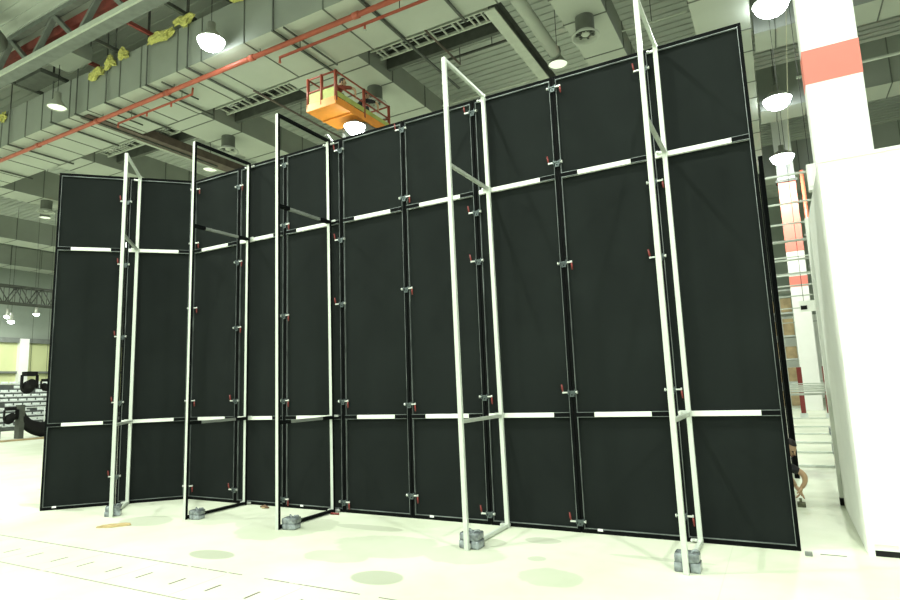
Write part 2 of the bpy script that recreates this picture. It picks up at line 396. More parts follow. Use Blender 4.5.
# ------------------------------------------------------------ columns and white hoarding
def column(label, x, y, wd, zt, dp=.34):
    t = thing('hall_column', label, 'column', (x+wd/2, y+dp/2, 0), 0, 'white and red hall columns')
    h, d = wd/2, dp/2
    MB().box(-h, h, -d, d, 0, zt, 'column_white').build('shaft', t, .01)
    MB().box(-h-.003, h+.003, -d-.003, d+.003, 5.45, 5.93, 'column_red').build('red_band', t)
    MB().box(-h-.003, h+.003, -d-.003, d+.003, 7.05, 10.3, 'column_red').build('red_upper_section', t)
    MB().box(-h-.08, h+.08, -d-.08, d+.08, 10.3, 10.42, 'steel_dark').build('collar', t)
    return t
column('big white square column with red band right of the wall', 9.10, 2.48, .645, RZ)
column('distant white and red column glimpsed behind the wall end', 9.17, 24., .70, RZ)
t = thing('hoarding', 'white board hoarding around the foot of the near column', 'hoarding', (8.93, .04, 0))
MB().box(0, .05, 0, 2.4, .0, 3.60, 'hoard_white').build('side_board', t)
MB().box(.05, 4.0, 0, .05, .10, 3.60, 'hoard_white').build('front_board', t)
MB().box(0, 4.0, -.01, .06, 3.60, 3.63, 'hoard_white').build('top_trim', t)
MB().box(.05, 4.0, .01, .06, 0, .05, 'rubber').box(.05, 4.0, .01, .06, .05, .10, 'hoard_white').build('foot_rail', t)
MB().box(-.04, .0, 2.3, 2.42, .0, .09, 'rubber').box(-.04, 0, 2.3, 2.42, .09, 3.60, 'hoard_white').build('corner_post', t)

# red riser pipe, things beside far column
tag(MB().tube([(10.12, 23.6, 0), (10.12, 23.6, 10.6)], .08, 'red_pipe').box(9.95, 10.3, 23.5, 23.7, 7.6, 7.7, 'steel_grey').box(9.95, 10.3, 23.5, 23.7, 6.2, 6.3, 'steel_grey').build('riser_pipe'), 'red riser pipe beside the distant column', 'pipe')
for k, (x, lb) in enumerate([(8.93, 'left'), (9.75, 'right')]):
    tag(MB().box(x, x+.16, 19.5, 19.6, .15, 1.85, 'red_lever').box(x-.05, x+.21, 19.45, 19.65, 0, .15, 'seat_white').build('red_stand'), 'narrow dark red upright stand %s of the distant column' % lb, 'stand')
tag(MB().box(8.99, 9.098, 2.5, 2.62, 4.0, 4.36, 'hoard_white').box(9.0, 9.05, 2.49, 2.5, 4.05, 4.3, 'column_white').build('junction_box', bevel=.006), 'small white box on the left side of the near column', 'junction box')
tag(MB().box(9.0, 9.75, 10.9, 10.95, 3.15, 3.42, 'hoard_white').box(9.02, 9.16, 10.89, 10.9, 3.2, 3.3, 'rubber').tube([(9.5,10.92,3.1),(9.9,10.92,3.1)],.03,'steel_grey').tube([(9.1, 10.92, 3.4), (9.1, 10.92, RZ)], .006, 'rubber', 5).tube([(9.6, 10.92, 3.4), (9.6, 10.92, RZ)], .006, 'rubber', 5).build('hanging_sign'), 'pale hanging box with dark mark behind the wall end', 'sign')
sh = thing('storage_rack', 'rack of tan boxes far behind the wall end', 'rack', (8.6, 29, 0))
for z in (1.2, 2.4, 3.6, 4.8, 6.0):
    MB().box(-2.2, .95, 0, 1.2, z-.08, z, 'seat_white').build('shelf', sh)
for k, x in enumerate((-2.2, -.6, .87)):
    MB().box(x, x+.08, 0, .08, 0, 6.2, 'steel_dark').build('upright', sh)
n = 0
for z in (0, 1.2, 2.4, 3.6, 4.8):
    for x in (-.45, .15):
        n += 1
        tag(MB().box(8.6+x, 8.6+x+.5, 29.1, 29.9, z+.001, z+.62+.12*(n % 3), 'tan_box').build('carton', bevel=.01), 'tan carton on the %s shelf of the far rack, %s one' % (['ground', 'lowest', 'second', 'third', 'top'][int(z/1.19)], 'left' if x < 0 else 'right'), 'box', 'tan cartons on the far rack')
tag(MB().box(10.15, 10.4, 15.0, 15.6, 3.2, 5.4, 'steel_dark').box(10.18,10.22,14.99,15.6,0,3.2,'steel_dark').build('dark_cabinet'), 'tall dark cabinet on a stand beyond the near column', 'cabinet')
tag(MB().tube([(9.30, 6.0, 9.6), (8.92, 6.0, 5.25)], .006, 'cord').build('rope'), 'thin pale cord hanging down left of the white column', 'cord')

# ------------------------------------------------------------ ducts
def seams(m, axis, lo, hi, step, a0, a1, z0, z1, off=0.):
    p = lo+off; e = .012; i = 0
    while p < hi-.06:
        b = (p, p+.035)
        if axis == 'x': m.box(*b, a0-.02, a1+.02, z0-.02, z1, 'duct_seam')
        else: m.box(a0-.02, a1+.02, *b, z0-.02, z1, 'duct_seam')
        p += step*(1 if i % 2 else .62); i += 1
def duct(label, x0, x1, y0, y1, z0, z1, axis, diff=(), off=.5, step=1.5):
    t = thing('air_duct', label, 'air duct', ((x0+x1)/2, (y0+y1)/2, z0), 0, 'large ceiling air ducts')
    X, Y = (x1-x0)/2, (y1-y0)/2
    m = MB().box(-X, X, -Y, Y, 0, z1-z0, 'duct')
    m.quad([(-X, -Y, -.003), (-X, Y, -.003), (X, Y, -.003), (X, -Y, -.003)], 'duct_under')  # underside painted paler, as lit from the floor
    if axis == 'x': seams(m, 'x', -X, X, step, -Y, Y, 0, z1-z0, off)
    else: seams(m, 'y', -Y, Y, step*1.3, -X, X, 0, z1-z0, off)
    m.build('casing', t)
    for dx, dy in diff:
        dx -= (x0+x1)/2; dy -= (y0+y1)/2
        d = MB().lathe([(.24, .0), (.24, -.42), (.25, -.44)], 'duct_seam', 24, (dx, dy, 0)).build('diffuser', t)
        MB().lathe([(.24, -.43), (.36, -.52), (.37, -.56), (.33, -.56), (.27, -.50), (.27, -.44)], 'duct_under', 24, (dx, dy, 0)).build('flared_ring', d)
        b = MB().lathe([(.0, -.50), (.09, -.50), (.12, -.46), (0, -.44)], 'girder_pale', 16, (dx, dy, 0))
        for k in range(8):
            a = k*PI/4; b.bar((dx+.1*math.cos(a), dy+.1*math.sin(a), -.47), (dx+.26*math.cos(a), dy+.26*math.sin(a), -.46), .05, .01, 'steel_dark')
        b.build('vane_ring', d)
    return t
duct('long main air duct running across above the wall', -39.5, 12, 4.05, 6.15, 11, 12.35, 'x', (), .3, 1.7)
duct('short branch duct with round diffuser above the middle brace, left of the orange lift', -3.9, -1.2, 6.21, 22, 11, 11.75, 'y', [(-1.88, 7.95)])
duct('branch duct with round diffuser above the corner', -9.5, -7.8, 6.21, 22, 11, 11.95, 'y', [(-8.52, 7.98)])
duct('branch duct above the left wing of the wall', -16.4, -14.75, 6.21, 22, 11, 12.0, 'y')
duct('branch duct with round diffuser above the seam between the silver braces', 4.3, 5.42, 6.21, 22, 11, 11.8, 'y', [(4.86, 7.9)])
duct('wide branch duct above the right end of the wall', 7.3, 8.65, 6.21, 30, 11, 11.6, 'y', (), 1.2, 1.6)
duct('branch duct with round diffuser at the far left edge', -22.1, -20.8, 6.21, 30, 11, 12.3, 'y', [(-21.2, 8.3)])
duct('second branch duct left of the wall, beyond the diffuser', -31.3, -29.8, 6.21, 30, 11, 12.3, 'y')
duct('farthest branch duct at the left edge', -38.6, -37.2, 6.21, 30, 11, 12.3, 'y')
duct('cross duct between the wall end and the column, nearest bright lamp', 8.72, 26, 11.2, 12.3, 11, 12.6, 'x')
duct('second cross duct seen right of the white column', 8.72, 26, 16.85, 18.1, 11, 12.6, 'x')
duct('third cross duct far behind the white column', 8.72, 26, 25.3, 26.5, 11, 12.6, 'x')
for i, (a, b) in enumerate([(8.72, 8.95), (8.72, 9.0), (8.72, 8.93)]):
    pass
# round duct and beams along Y
tag(MB().tube([(3.55, 6.3, 11.2), (3.55, 9.35, 11.2)], .17, 'duct_under', 18).tube([(3.55, 9.35, 11.2), (3.55, 9.39, 11.2)], .19, 'duct').build('round_duct'), 'straight round duct ending above the unlit lamp', 'air duct')
tag(MB().box(2.72, 3.02, 6.3, 24, 11.0, 11.04, 'girder_pale').box(2.84, 2.90, 6.3, 24, 11.04, 11.4, 'steel_dark').box(2.72, 3.02, 6.3, 24, 11.4, 11.44, 'steel_dark').build('ceiling_beam'), 'pale flat beam running back beside the round duct', 'beam')
tag(MB().box(-11.3, -10.75, 6.25, 24, 10.95, 11.25, 'brown_steel').box(-11.42, -11.3, 6.25, 24, 10.93, 11.1, 'girder_pale').box(-11.25, -10.8, 4.2, 6.25, 10.94, 10.98, 'brown_steel').build('ceiling_beam'), 'dark brown beam running back above the corner', 'beam')
tag(MB().tube([(-11.4, .9, 13.1), (-12.75, 2.25, 13.15)], .36, 'duct', 20).build('round_duct'), 'large round duct at the top left corner', 'air duct')
# grey boxes above main duct at left
tag(MB().box(-13.5, -12.0, 3.25, 3.9, 12.4, 12.55, 'steel_dark').tube([(-12.3,3.8,12.5),(-12.3,3.8,RZ)],.02,'steel_dark',6).build('ceiling_unit'), 'dark rectangular unit above the main duct, nearer the left edge', 'ceiling unit')
tag(MB().box(-11.5, -10.2, 3.1, 3.9, 12.5, 13.0, 'duct').build('ceiling_unit'), 'grey rectangular unit above the main duct, left of the yellow scraps', 'ceiling unit')

# girder with truss at top left
g = thing('roof_girder', 'pale lattice roof girder crossing the top left corner', 'girder', (0, 2.7, 12.42))
MB().box(-38, 9, 0, .06, 0, .17, 'girder_pale').build('pale_flange', g)  # near face paler than the chord: its lit look is in the colour
MB().box(-38, 9, .06, .48, .02, .10, 'steel_grey').build('bottom_chord', g)
MB().box(-38, 9, .15, .35, 1.30, 1.46, 'steel_grey').build('top_chord', g)
for k in range(18):
    x = -38 + k*2.6
    MB().bar((x, .25, .1), (x+1.3, .25, 1.32), .16, .12, 'steel_grey').bar((x+1.3, .25, 1.32), (x+2.6, .25, .1), .16, .12, 'steel_grey').build('diagonal', g)
tag(MB().box(-38, 9, 3.16, 3.30, 13.3, 13.62, 'red_beam').build('roof_purlin'), 'red steel purlin above the girder at top left', 'beam')
tag(MB().box(-38, 9, 3.75, 3.95, 13.3, 13.6, 'red_beam').build('roof_purlin'), 'red steel purlin between the girder and the main duct', 'beam')
for k, (x, c) in enumerate([(-13.9, 'steel_dark'), (-12.3, 'steel_dark'), (-10.5, 'red_beam'), (-9.1, 'steel_dark'), (-7.42, 'red_beam'), (-5.7, 'steel_dark'), (-4.1, 'steel_dark')]):
    tag(MB().box(x-.05, x+.05, 3.2, 7.5 if k > 6 else 4.3, 12.55, 12.66, c).tube([(x, 4.0, 12.6), (x, 4.0, RZ)], .02, 'steel_dark', 6).build('roof_joist'), '%s joist crossing from girder to main duct, %s from the left' % ('red' if c == 'red_beam' else 'dark', ORD[k]), 'beam', 'joists between girder and duct')
# cable trays behind main duct
def tray(label, x0, x1, seed):
    rnd = random.Random(seed)
    t = thing('cable_tray', label, 'cable tray', (x0, 6.72, 11.35), 0, 'cable trays behind the main duct')
    L_ = x1-x0
    for yy in (0, .5):
        MB().box(0, L_, yy, yy+.05, 0, .08, 'girder_pale').build('side_rail', t)
    x = .15
    while x < L_:
        MB().box(x, x+.04, .05, .5, .01, .05, 'girder_pale').build('rung', t); x += rnd.choice((.16, .22, .35))
    for q in range(5):
        yy = .08+q*.08; pts = [(L_*i/10, yy+rnd.uniform(-.02, .02), .09+rnd.uniform(0, .05)) for i in range(11)]
        MB().tube(pts, .014, rnd.choice(('steel_dark', 'seat_white', 'rubber')), 6).build('cable', t)
    for q in range(int(L_/1.1)):
        MB().box(.3+q*1.1, .75+q*1.1, .1, .42, .12, .32, rnd.choice(('seat_white', 'steel_dark'))).build('junction_box', t)
tray('open cable tray right of the orange lift', -1.15, 2.68, 3)
tray('open cable tray left of the orange lift', -7.75, -3.95, 5); tray('cable tray above the corner', -14.7, -9.55, 6)
for i, (a, b, lb) in enumerate([(-1.18, 2.7, 'right of the orange lift'), (-7.78, -3.92, 'left of the orange lift'), (-14.72, -9.52, 'above the corner'), (5.46, 7.24, 'left of the wide branch duct')]):
    tag(MB().box(a, b, 7.62, 7.76, 11.25, 11.9, 'steel_dark').box(a, b, 7.5, 7.9, 11.9, 11.95, 'steel_dark').box(a, b, 6.2, 7.5, 11.95, 12.0, 'steel_dark').build('ceiling_beam'), 'dark beam behind the cable tray %s' % lb, 'beam', 'beams behind the cable trays')
# thin pipes under the roof bays
tag(MB().tube([(.94, 6.3, 11.15), (.94, 8.4, 11.15)], .03, 'brown_steel', 8).tube([(.94, 8.4, 11.15), (.94, 8.4, RZ)], .015, 'steel_dark', 6).build('thin_pipe'), 'thin brown pipe running back above the middle brace', 'pipe')
tag(MB().tube([(-5.0, 5.9, 10.9), (-5.0, 14, 10.9)], .035, 'brown_steel', 8).tube([(-5.0, 8, 10.9), (-5.0, 8, RZ)], .01, 'rubber', 5).build('thin_pipe'), 'thin brown pipe left of the orange lift', 'pipe')
tag(MB().box(-1.15, 2.65, 10.9, 10.95, 11.4, 11.45, 'girder_pale').build('thin_pipe'), 'long pale thin conduit under the roof behind the middle brace', 'pipe')
tag(MB().box(5.5, 7.2, 9.4, 9.44, 11.2, 11.24, 'girder_pale').tube([(6.3, 9.42, 11.22), (6.3, 9.42, RZ)], .01, 'rubber', 5).build('thin_pipe'), 'pale thin conduit above the nearest brace', 'pipe')
tag(MB().tube([(9.8, 14.7, 11), (26, 14.7, 11)], .05, 'girder_pale', 8).build('thin_pipe'), 'thin white pipe right of the white column', 'pipe')
tag(MB().box(-.2, 2.2, 9.3, 9.36, 12.0, 12.06, 'steel_dark').tube([(1.6, 9.33, 12), (1.6, 9.33, RZ)], .015, 'steel_dark', 6).build('strut_channel'), 'dark strut under the roof behind the middle brace', 'strut')

# ------------------------------------------------------------ red pipes
p = thing('sprinkler_pipe', 'thick red sprinkler main running under the long duct', 'pipe', (0, 4.45, 10.80))
MB().tube([(-39, 0, 0), (8, 0, 0)], .068, 'red_pipe', 14).build('pipe', p)
for k in range(12):
    x = -36+3.6*k
    MB().tube([(x+.4, 0, 0), (x+.4, 0, .175)], .012, 'steel_dark', 6).build('hanger', p)
    MB().tube([(x, 0, 0), (x+.18, 0, 0)], .088, 'red_pipe', 14).build('coupling', p)
q = thing('sprinkler_pipe', 'thin red pipe beside the main, right part above the lift', 'pipe', (0, 4.72, 10.7))
MB().tube([(-2.73, 0, -.16), (-2.73, 0, 0), (8, 0, 0)], .04, 'red_pipe', 10).build('pipe', q)
for x in (-2., 1.2, 4.): MB().tube([(x, 0, 0), (x, 0, .27)], .012, 'steel_dark', 6).build('hanger', q)
for x in (.15, 2.6): MB().tube([(x, 0, 0), (x, 0, -.16)], .03, 'red_pipe', 8).lathe([(.0, -.17), (.05, -.17), (.03, -.2), (0, -.2)], 'silver', 8, (x, 0, 0)).build('sprinkler_head', q)
q = thing('sprinkler_pipe', 'thin red pipe beside the main, left part above the corner', 'pipe', (0, 4.80, 10.7))
MB().tube([(-6.4, 0, .2), (-6.42, 0, 0), (-10.1, 0, 0), (-10.1, 0, -.15)], .035, 'red_pipe', 10).build('pipe', q)
for x in (-6.9, -9.4): MB().tube([(x, 0, 0), (x, 0, .27)], .012, 'steel_dark', 6).build('hanger', q)
for x in (-7.4, -8.6): MB().tube([(x, 0, 0), (x, 0, -.14)], .03, 'red_pipe', 8).build('sprinkler_head', q)
# struts under the main duct with hanger rods
SX = [(-18.4, 3.95, 6.3), (-15.4, 3.95, 6.3), (-12.3, 3.8, 6.2), (-11.05, 3.9, 9.6), (-9.5, 3.95, 6.3), (-7.45, 3.95, 6.4), (-5.6, 3.95, 6.3), (-2.25, 3.95, 6.6), (.42, 3.95, 9.3), (2.2, 3.95, 6.3)]
for k, (x, a, b) in enumerate(SX):
    t = thing('strut_hanger', 'dark strut with hanger rod under the main duct, %s from the left' % ORD[k], 'strut', (x, a, 10.93), 0, 'strut hangers under the main duct')
    MB().box(-.03, .03, 0, b-a, -.03, .02, 'steel_dark').build('channel', t)
    MB().tube([(0, .03, 0), (0, .03, RZ-10.93)], .022, 'steel_dark', 6).build('hanger_rod', t)
for k, (x, a, b) in enumerate([(-1.9, 4.0, 6.15), (-6.9, 4.1, 5.4), (-10.0, 4.6, 5.6)]):
    tag(MB().box(x-.02, x+.02, a, b, 10.9, 10.94, 'steel_dark').build('strut_channel'), 'bare dark strut under the main duct, %s from the left' % ORD[[2, 1, 0][k]], 'strut', 'bare struts')

# yellow insulation scraps
rnd = random.Random(3)
for k, (x, z, s, lb) in enumerate([(-10.0, 12.1, .55, 'largest ragged one, left of the dark rod'), (-9.3, 12.28, .35, 'upper piece of the left cluster'), (-8.62, 12.3, .28, 'small piece in the middle'), (-6.75, 12.25, .8, 'long piece left of the bright lamp'), (-5.75, 12.42, .55, 'paler piece nearest the bright lamp'), (-15.9, 12.1, .3, 'small piece at the left edge'), (-3.3, 12.38, .7, 'piece at the top above the bright lamp')]):
    mb = MB(); r = bmesh.ops.create_icosphere(mb.bm, subdivisions=3, radius=1); mb.mi('yellow_wool')
    for v in mb.bm.verts:
        n_ = rnd.uniform(.6, 1.25); v.co = Vector((v.co.x*s*.75*n_, v.co.y*.10*n_, v.co.z*.17*n_ + math.sin(v.co.x*4+k)*.06 - (.12*abs(v.co.x) if k < 2 else 0)))
    o = mb.build('insulation_scrap'); o.location = (x, 3.99-s*.1, z)
    tag(o, 'torn yellow insulation on the duct edge, %s' % lb, 'insulation', 'yellow insulation scraps')

# ------------------------------------------------------------ high bay lamps
def lamp(label, x, y, z=11., lit=False, r=.29, rod=True, power=None):
    t = thing('high_bay_lamp', label, 'lamp', (x, y, z), 0, 'high bay ceiling lamps')
    MB().lathe([(r, 0), (r*1.02, .02), (r*.55, .22), (.11, .30), (.11, .52), (.0, .54)], 'lamp_shell', 24).lathe([(r, 0), (r*.95, .03), (r*.5, .2)], 'lamp_shell', 24).build('shade', t)
    if lit: MB().lathe([(r*.93*math.cos(i*PI/16), -r*.75*math.sin(i*PI/16)) for i in range(9)], 'lamp_lit', 24).build('glare_bowl', t)  # bowl added to give a lit lamp its round glare
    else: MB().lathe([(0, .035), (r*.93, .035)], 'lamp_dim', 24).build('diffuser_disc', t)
    MB().tube([(0, 0, .52), (0, 0, RZ-z)], .010, 'rubber', 6).build('hanger_rod', t)
    if lit:
        L_ = bpy.data.lights.new('lamp_light', 'AREA'); L_.shape = 'DISK'; L_.size = r*.5; L_.energy = power or LAMP_W; L_.color = LAMP_C
        lo = bpy.data.objects.new('lamp_light', L_); col.objects.link(lo); lo.parent = t; lo.location = (0, 0, -r*.77)
    return t
lamp('brightly lit lamp above the corner, top left', -4.05, 3.53, 11, True, .36)
lamp('unlit white lamp hanging below the main duct at left', -11.25, 3.45)
lamp('unlit lamp above the corner between two ceiling ducts', -11.77, 9.84)
lamp('unlit lamp at the end of the round duct', 3.51, 9.78)
lamp('small unlit lamp at the far left edge', -24.1, 9.71)
lamp('brightest lamp at the top edge left of the column', 9.15, 9.9, 11, True, .44)
lamp('second lit lamp down, left of the column', 9.25, 16.12, 11, True, .46)
lamp('third lit lamp down, low left of the column', 9.41, 22.45, 11, True, .48)
for x, y, z in ((-36, 15.5, 7.6), (-37, 14.2, 7.4), (-33, 12.6, 6.6)):
    lamp('small lit lamp far away at the left edge, at %d metres height' % round(z) if 0 else {7.6: 'small distant lit lamp at left, upper one', 7.4: 'small distant lit lamp at left edge, outer one', 6.6: 'small distant lit lamp at left, lowest one'}[z], x, y, z, True, .2, True, 120)
k = 0
for yy in (-3.2, -9.4, -15.6, -21.8):
    for xx in (-34., -26.5, -19., -11.5, -4., 3.5, 9.3, 17.):
        k += 1
        lamp('lit hall lamp behind the camera, row %s, place %s' % (ORD[[-3.2, -9.4, -15.6, -21.8].index(yy)], ORD[(k-1) % 8]), xx, yy, 11, True, .36)
for xx, yy in ((-26.5, 15.9), (-34, 9.7), (-34, 3.5), (-26.5, 3.5), (-19, 22), (3.5, 22), (-4, 28)):
    k += 1
    lamp('lit hall lamp beyond the wall, %s' % {(-26.5, 15.9): 'far left middle', (-34, 9.7): 'far left outer', (-34, 3.5): 'far left nearer outer', (-26.5, 3.5): 'far left nearer', (-19, 22): 'hidden left', (3.5, 22): 'hidden right', (-4, 28): 'hidden far'}[(xx, yy)], xx, yy, 11.2, True, .36)

# ------------------------------------------------------------ scissor lift with two workers
lf = thing('scissor_lift', 'orange scissor lift raised to the ceiling behind the wall', 'scissor lift', (-1.50, 6.2, 0))
DZ = 9.0
MB().box(-.48, .48, -1.2, .05, DZ, DZ+.10, 'lift_orange').box(-.50, -.46, -1.22, .05, DZ, DZ+.22, 'lift_orange').box(.46, .50, -1.22, .05, DZ, DZ+.22, 'lift_orange').box(-.5, .5, -1.24, -1.2, DZ, DZ+.22, 'lift_orange').box(-.48, .48, -.62, -.56, DZ-.04, DZ, 'lift_orange').build('extension_deck', lf, .01)
MB().box(-.38, .48, .05, 1.25, DZ+.04, DZ+.14, 'lift_orange').box(.46, .5, .05, 1.27, DZ+.02, DZ+.26, 'lift_orange').box(-.4, -.36, .05, 1.27, DZ+.02, DZ+.26, 'lift_orange').build('platform', lf, .01)
for nm, (x, y) in {'a': (-.47, -1.2), 'b': (.47, -1.2), 'c': (-.47, 0.02), 'd': (.47, .02), 'e': (.47, 1.24), 'f': (-.37, 1.24), 'g': (0.0, -1.2)}.items():
    MB().tube([(x, y, DZ+.1), (x, y, DZ+.95)], .045, 'lift_red', 8).build('guard_post', lf)
for z in (.55, .93):
    for a, b in (((-.47, -1.2), (.47, -1.2)), ((-.47, -1.2), (-.47, .02)), ((.47, -1.2), (.47, 1.24)), ((-.37, .1), (-.37, 1.24)), ((-.37, 1.24), (.47, 1.24))):
        MB().tube([(*a, DZ+z), (*b, DZ+z)], .025, 'lift_red', 8).build('guard_rail', lf)
MB().box(.485, .50, -1.15, 1.2, DZ+.24, DZ+.38, 'lift_green').box(-.45, .45, -1.215, -1.205, DZ+.22, DZ+.5, 'lift_green').build('side_screen', lf)
for k in range(9):
    z0, z1 = .75+k*.86, .75+(k+1)*.86
    for sx in (-.3, .3):
        MB().bar((sx, -.75, z0), (sx, .75, z1), .05, .10, 'steel_grey', (1, 0, 0)).build('scissor_arm', lf)
        MB().bar((sx+.06, .75, z0), (sx+.06, -.75, z1), .05, .10, 'steel_grey', (1, 0, 0)).build('scissor_arm', lf)
MB().box(-.38, .40, -1.0, 1.0, .25, .75, 'lift_orange').build('chassis', lf, .02)
MB().box(-.36, -.24, .1, 1.2, 8.45, DZ+.04, 'steel_grey').box(.24, .42, .1, 1.2, 8.45, DZ+.04, 'steel_grey').box(-.24, .24, .6, .7, 8.45, DZ+.04, 'steel_grey').build('lift_cradle', lf)
for x in (-.42, .42):
    for y in (-.75, .75):
        MB().tube([(x-.07, y, .2), (x+.07, y, .2)], .2, 'rubber', 20).build('wheel', lf)
wlx = MB().lathe([(.30, 0), (.3, .03), (.15, .12), (0, .14)], 'lamp_shell', 20, (.31, -.20, DZ-.20)).box(.29, .33, -.22, -.18, DZ-.1, DZ+.0, 'steel_grey').build('work_lamp', lf)
MB().lathe([(.28*math.cos(i*PI/16), -.22*math.sin(i*PI/16)) for i in range(9)], 'lamp_lit', 20, (.31, -.20, DZ-.20)).build('glare_bowl', wlx)  # same added bowl shape, for the glare of the work lamp
L_ = bpy.data.lights.new('work_light', 'AREA'); L_.shape = 'DISK'; L_.size = .15; L_.energy = 200; L_.color = LAMP_C
lo = bpy.data.objects.new('work_light', L_); col.objects.link(lo); lo.parent = lf; lo.location = (.31, -.20, DZ-.43)

# ------------------------------------------------------------ people
def skin_body(name, joints, edges, material, parent=None, root=0, sub=2):
    me = bpy.data.meshes.new(name); me.from_pydata([j[0] for j in joints], edges, []); me.materials.append(MATS[material])
    o = bpy.data.objects.new(name, me); col.objects.link(o)
    if parent: o.parent = parent
    sk = o.modifiers.new('skin', 'SKIN'); sk.use_smooth_shade = True
    for i, j in enumerate(joints):
        r = j[1]; me.skin_vertices[0].data[i].radius = (r, r) if isinstance(r, (int, float)) else r
        me.skin_vertices[0].data[i].use_root = (i == root)
    sb = o.modifiers.new('sub', 'SUBSURF'); sb.levels = sub; sb.render_levels = sub
    return o
def head(parent, c, f, r=.1, hair_z=.02):
    """c centre, f facing dir"""
    f = Vector(f).normalized(); up = Vector((0, 0, 1)); s = f.cross(up).normalized(); up = s.cross(f).normalized()
    R = Matrix(((s.x, f.x, up.x, c[0]), (s.y, f.y, up.y, c[1]), (s.z, f.z, up.z, c[2]), (0, 0, 0, 1)))
    mb = MB(); mb.mi('skin'); bmesh.ops.create_uvsphere(mb.bm, u_segments=20, v_segments=14, radius=1)
    for v in mb.bm.verts:
        x, y, z = v.co
        jaw = 1-.28*max(0, -z)
        v.co = R @ Vector((x*.076*jaw, y*.095*(1-.12*max(0, -z)), z*.118))
    for fc in mb.bm.faces: fc.smooth = True
    T = lambda *p: R @ Vector(p)
    mb.tube([T(0, .085, .02), T(0, .112, -.018), T(0, .09, -.03)], [.008, .014, .008], 'skin', 8)
    for sx in (-1, 1):
        mb.tube([T(sx*.030, .082, .015), T(sx*.030, .093, .015)], .010, 'hair', 8)
        mb.tube([T(sx*.076, -.0, .02), T(sx*.084, -.01, -.02)], [.02, .012], 'skin', 8)
    mb.tube([T(-.02, .087, -.055), T(.02, .087, -.055)], .006, 'red_lever', 6)
    mb.build('head', parent)
    hb = MB(); hb.mi('hair'); bmesh.ops.create_uvsphere(hb.bm, u_segments=20, v_segments=14, radius=1)
    dele = [v for v in hb.bm.verts if v.co.z < -.25 or (v.co.y > .45 and v.co.z < .45)]
    bmesh.ops.delete(hb.bm, geom=dele, context='VERTS')
    for v in hb.bm.verts:
        x, y, z = v.co; v.co = R @ Vector((x*.085, y*.103-.006, z*.128+.004))
    for fc in hb.bm.faces: fc.smooth = True
    hb.build('hair', parent)
def hand(parent, w_, d, n_, side=1, s=1.):
    """w_ wrist, d finger direction, n_ palm normal"""
    w_, d, n_ = Vector(w_), Vector(d).normalized(), Vector(n_).normalized(); sd = d.cross(n_).normalized()*side
    J = [(w_-d*.02, .024), (w_+d*.045*s, (.030, .018)), (w_+d*.085*s, (.034, .016))]; E = [(0, 1), (1, 2)]
    for k, (off, ln) in enumerate(((-.03, .065), (-.01, .075), (.01, .07), (.03, .055))):
        b0 = len(J); J += [(w_+d*.09*s+sd*off, .010), (w_+d*(.09+ln*.5)*s+sd*off*1.1+n_*.008, .009), (w_+d*(.09+ln*.85)*s+sd*off*1.1+n_*.03, .008)]
        E += [(2, b0), (b0, b0+1), (b0+1, b0+2)]
    b0 = len(J); J += [(w_+d*.03*s-sd*.035, .012), (w_+d*.065*s-sd*.06+n_*.015, .010), (w_+d*.09*s-sd*.06+n_*.03, .009)]
    E += [(1, b0), (b0, b0+1), (b0+1, b0+2)]
    return skin_body('hand', J, E, 'skin', parent, 0, 1)
def croucher(lb, loc, rz, shirt, legs, tool=False):
    """a kneeling figure bent towards local +x; origin on the ground"""
    t = thing('person', lb, 'person', loc, rz)
    P = Vector
    J = [(P((-.22, .03, .30)), (.15, .13)), (P((-.10, .02, .42)), (.14, .12)), (P((.06, 0, .50)), (.16, .11)), (P((.14, -.02, .555)), (.10, .08)), (P((.22, -.03, .60)), .05),
         (P((.14, -.18, .50)), .065), (P((.29, -.20, .45)), .058), (P((.40, -.20, .395)), .05),
         (P((.12, .16, .48)), .065), (P((.24, .225, .31)), .05)]
    skin_body('body', J, [(0, 1), (1, 2), (2, 3), (3, 4), (3, 5), (5, 6), (6, 7), (3, 8), (8, 9)], shirt, t, 0)
    skin_body('forearm', [(P((.33, -.20, .43)), .036), (P((.40, -.20, .40)), .040), (P((.445, -.21, .35)), .040), (P((.44, -.21, .27)), .030), (P((.395, -.21, .20)), .026)], [(0, 1), (1, 2), (2, 3), (3, 4)], 'skin', t, 0)
    hand(t, (.40, -.21, .22), (-.35, 0, -1), (-1, .1, .2))
    skin_body('forearm', [(P((.21, .24, .35)), .040), (P((.30, .19, .23)), .036), (P((.34, .14, .16)), .026)], [(0, 1), (1, 2)], 'skin', t, 0)
    hand(t, (.34, .14, .16), (.4, -.4, -.5), (-.3, -.5, -1), -1)
    skin_body('trousers', [(P((-.22, .03, .28)), (.15, .14)), (P((-.12, -.08, .30)), .10), (P((.10, -.13, .33)), .075), (P((.0, -.13, .15)), .06), (P((-.06, -.13, .08)), .05),
                           (P((-.12, .14, .26)), .10), (P((.10, .16, .10)), .075), (P((-.12, .16, .08)), .06), (P((-.32, .16, .07)), .05)],
              [(0, 1), (1, 2), (2, 3), (3, 4), (0, 5), (5, 6), (6, 7), (7, 8)], legs, t, 0)
    for a in ((-.06, -.13), (-.42, .16)):
        skin_body('shoe', [(P((a[0]-.04, a[1], .05)), .045), (P((a[0]+.06, a[1], .045)), .045), (P((a[0]+.15, a[1], .035)), .033)], [(0, 1), (1, 2)], 'shoe', t, 0)
    head(t, (.30, -.05, .665), (.60, -.45, -.50))
    return t
croucher('person in a black shirt crouching behind the right end of the wall, arm reaching down', (8.10, 2.45, 0), 0, 'shirt_black', 'camo')
